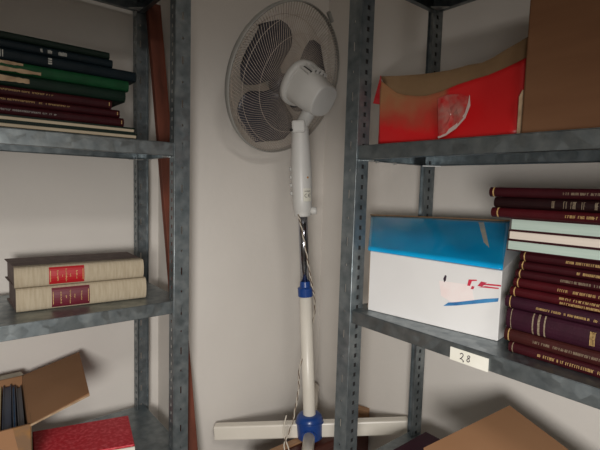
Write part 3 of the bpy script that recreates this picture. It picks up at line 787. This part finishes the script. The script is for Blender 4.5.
# fork joining neck and motor
pv = Mh.inverted() @ Vector((0,0,.855))
b = B(); tube(b, [Vector((0,-.044,-.012)), Vector((0,-.058,-.012)), pv+Vector((0,.0,0))], [.020,.019,.017], 16); fork = hob('tilt_joint', b, 'white_pl', smooth=True)
b = B(); q0 = Vector((0,0,.850)); tube(b, [q0+Vector((-.020,-.0315,-.004)), q0+Vector((-.0215,-.036,-.004))], .004, 10); obj('tilt_screw', b, M['dark'], fork, local=True)
b = B(); box(b, -.020, .016, -.034, .02, .838, .872); obj('joint_cap', b, M['white_pl'], fork, local=True, bevel=.006)
# grilles
def cage(sgn, swirl, n, r0, zr, zc_, wr):
    b = B()
    for k in range(n):
        a = 2*math.pi*k/n; pts = []
        for i in range(9):
            f = i/8; r = r0+(RG-r0)*f
            z_ = RIM + zr + (zc_-zr)*(1-f**2.6)
            aa = a+swirl*(f)
            pts.append((r*math.cos(aa), r*math.sin(aa), z_))
        tube(b, pts, wr, 3, cap=False)
    for rr in (.5,.8):
        r = r0+(RG-r0)*rr; z_ = RIM+zr+(zc_-zr)*(1-rr**2.6)
        tube(b, [(r*math.cos(2*math.pi*k/48), r*math.sin(2*math.pi*k/48), z_) for k in range(49)], wr*1.1, 4, cap=False)
    return b
hob('rear_grille', cage(-1, .62, 130, .060, -.006, -.045, .00058), 'grille')
hob('front_grille', cage(1, -.62, 130, .030, .006, .062, .0009), 'grille')
b = B(); lathe(b, [(RG-.001,RIM-.007),(RG+.001,RIM-.007),(RG+.003,RIM-.003),(RG+.003,RIM+.006),(RG+.001,RIM+.010),(RG-.001,RIM+.010)], 96, cap=False)
hob('grille_rim', b, 'rim', smooth=True, solid=.0012)
b = B(); tube(b, [(sx_*.075,RG+.004,RIM),(sx_*.095,RG+.002-.018,RIM-.006)], .006, 8); hob('rim_clip', b, 'rim')
b = B(); lathe(b, [(.010,RIM+.067),(.026,RIM+.066),(.032,RIM+.064),(.032,RIM+.060)], 32); hob('grille_badge', b, 'rim', smooth=True)
b = B(); lathe(b, [(.012,RIM-.020),(.027,RIM-.018),(.030,RIM-.005),(.029,RIM+.022),(.018,RIM+.030)], 32, mtx=Matrix.Translation((0,-.012,.022))); hub = hob('blade_hub', b, 'blade', smooth=True)
b = B(); tube(b, [(0,-.008,.03),(0,-.008,RIM)], .006, 10); hob('shaft', b, 'chrome')
BA = 43
for k in range(3):
    b = B(); c0 = math.radians(BA+120*k); G = []
    n1, n2 = 14, 10
    for i in range(n1+1):
        f = i/n1; r = .020+.158*f
        row = []
        for j in range(n2+1):
            g = -1+2*j/n2; st_ = .72 if g < 0 else .40
            hw = math.radians(22+32*math.sin(min(1, f*1.7)*math.pi/2)) * math.sqrt(max(0, 1-max(0, (f-st_)/(1-st_))**2.2))
            aa = c0+g*hw
            row.append(b.verts.new((r*math.cos(aa), r*math.sin(aa)-.012, RIM+.024+.016*g*(1-.3*f))))
        G.append(row)
    for P_, Q_ in zip(G, G[1:]):
        for j in range(n2): b.faces.new((P_[j], Q_[j], Q_[j+1], P_[j+1]))
    bmesh.ops.remove_doubles(b, verts=b.verts, dist=1e-5)
    hob('blade', b, 'blade', smooth=True, solid=.0018)

# ------------------------------------------------------------------ light
def area(name, loc, target, size, power, col, sy=None):
    l = bpy.data.lights.new(name, 'AREA'); l.energy = power; l.color = col; l.size = size
    if sy: l.shape = 'RECTANGLE'; l.size_y = sy
    o = bpy.data.objects.new(name, l); COL.objects.link(o)
    o.location = Vector(loc)+Vector((0,0,H))
    d = Vector(target)-Vector(loc); o.rotation_euler = d.to_track_quat('-Z', 'Y').to_euler()
    return o
sp_ = bpy.data.lights.new('work_lamp', 'SPOT'); sp_.energy = 52; sp_.color = (1,.97,.93); sp_.shadow_soft_size = .12  # added unseen spot behind the lens, soft stretched cone leaves the top dim
sp_.spot_size = math.radians(96); sp_.spot_blend = 1.0
so = bpy.data.objects.new('work_lamp', sp_); COL.objects.link(so); so.location = (-.22,-.20,H-.12)
so.rotation_euler = Vector((.76,.92,-.54)).to_track_quat('-Z', 'Y').to_euler(); so.scale = (1.9,1,1)
area('ceiling_lamp', (-.3,-1.2,1.22), (-.3,-1.2,0), .5, 17, (1,.95,.9))  # added unseen fill light, lifts the dark upper walls
w = bpy.data.worlds.new('world'); SC.world = w; w.use_nodes = True
w.node_tree.nodes['Background'].inputs[0].default_value = (.6,.6,.6,1); w.node_tree.nodes['Background'].inputs[1].default_value = .2

# ------------------------------------------------------------------ camera
cam = bpy.data.cameras.new('camera'); co = bpy.data.objects.new('camera', cam); COL.objects.link(co)
cam.sensor_width = 36; cam.lens = 440.96/600*36; cam.clip_start = .02
Mc = Matrix((cr, cu, -cf)).transposed().to_4x4(); Mc.translation = Vector((0,0,H)); co.matrix_world = Mc
SC.camera = co
vs = SC.view_settings; vs.view_transform = 'Standard'; vs.look = 'None'; vs.exposure = 0; vs.gamma = 1; vs.use_curve_mapping = False
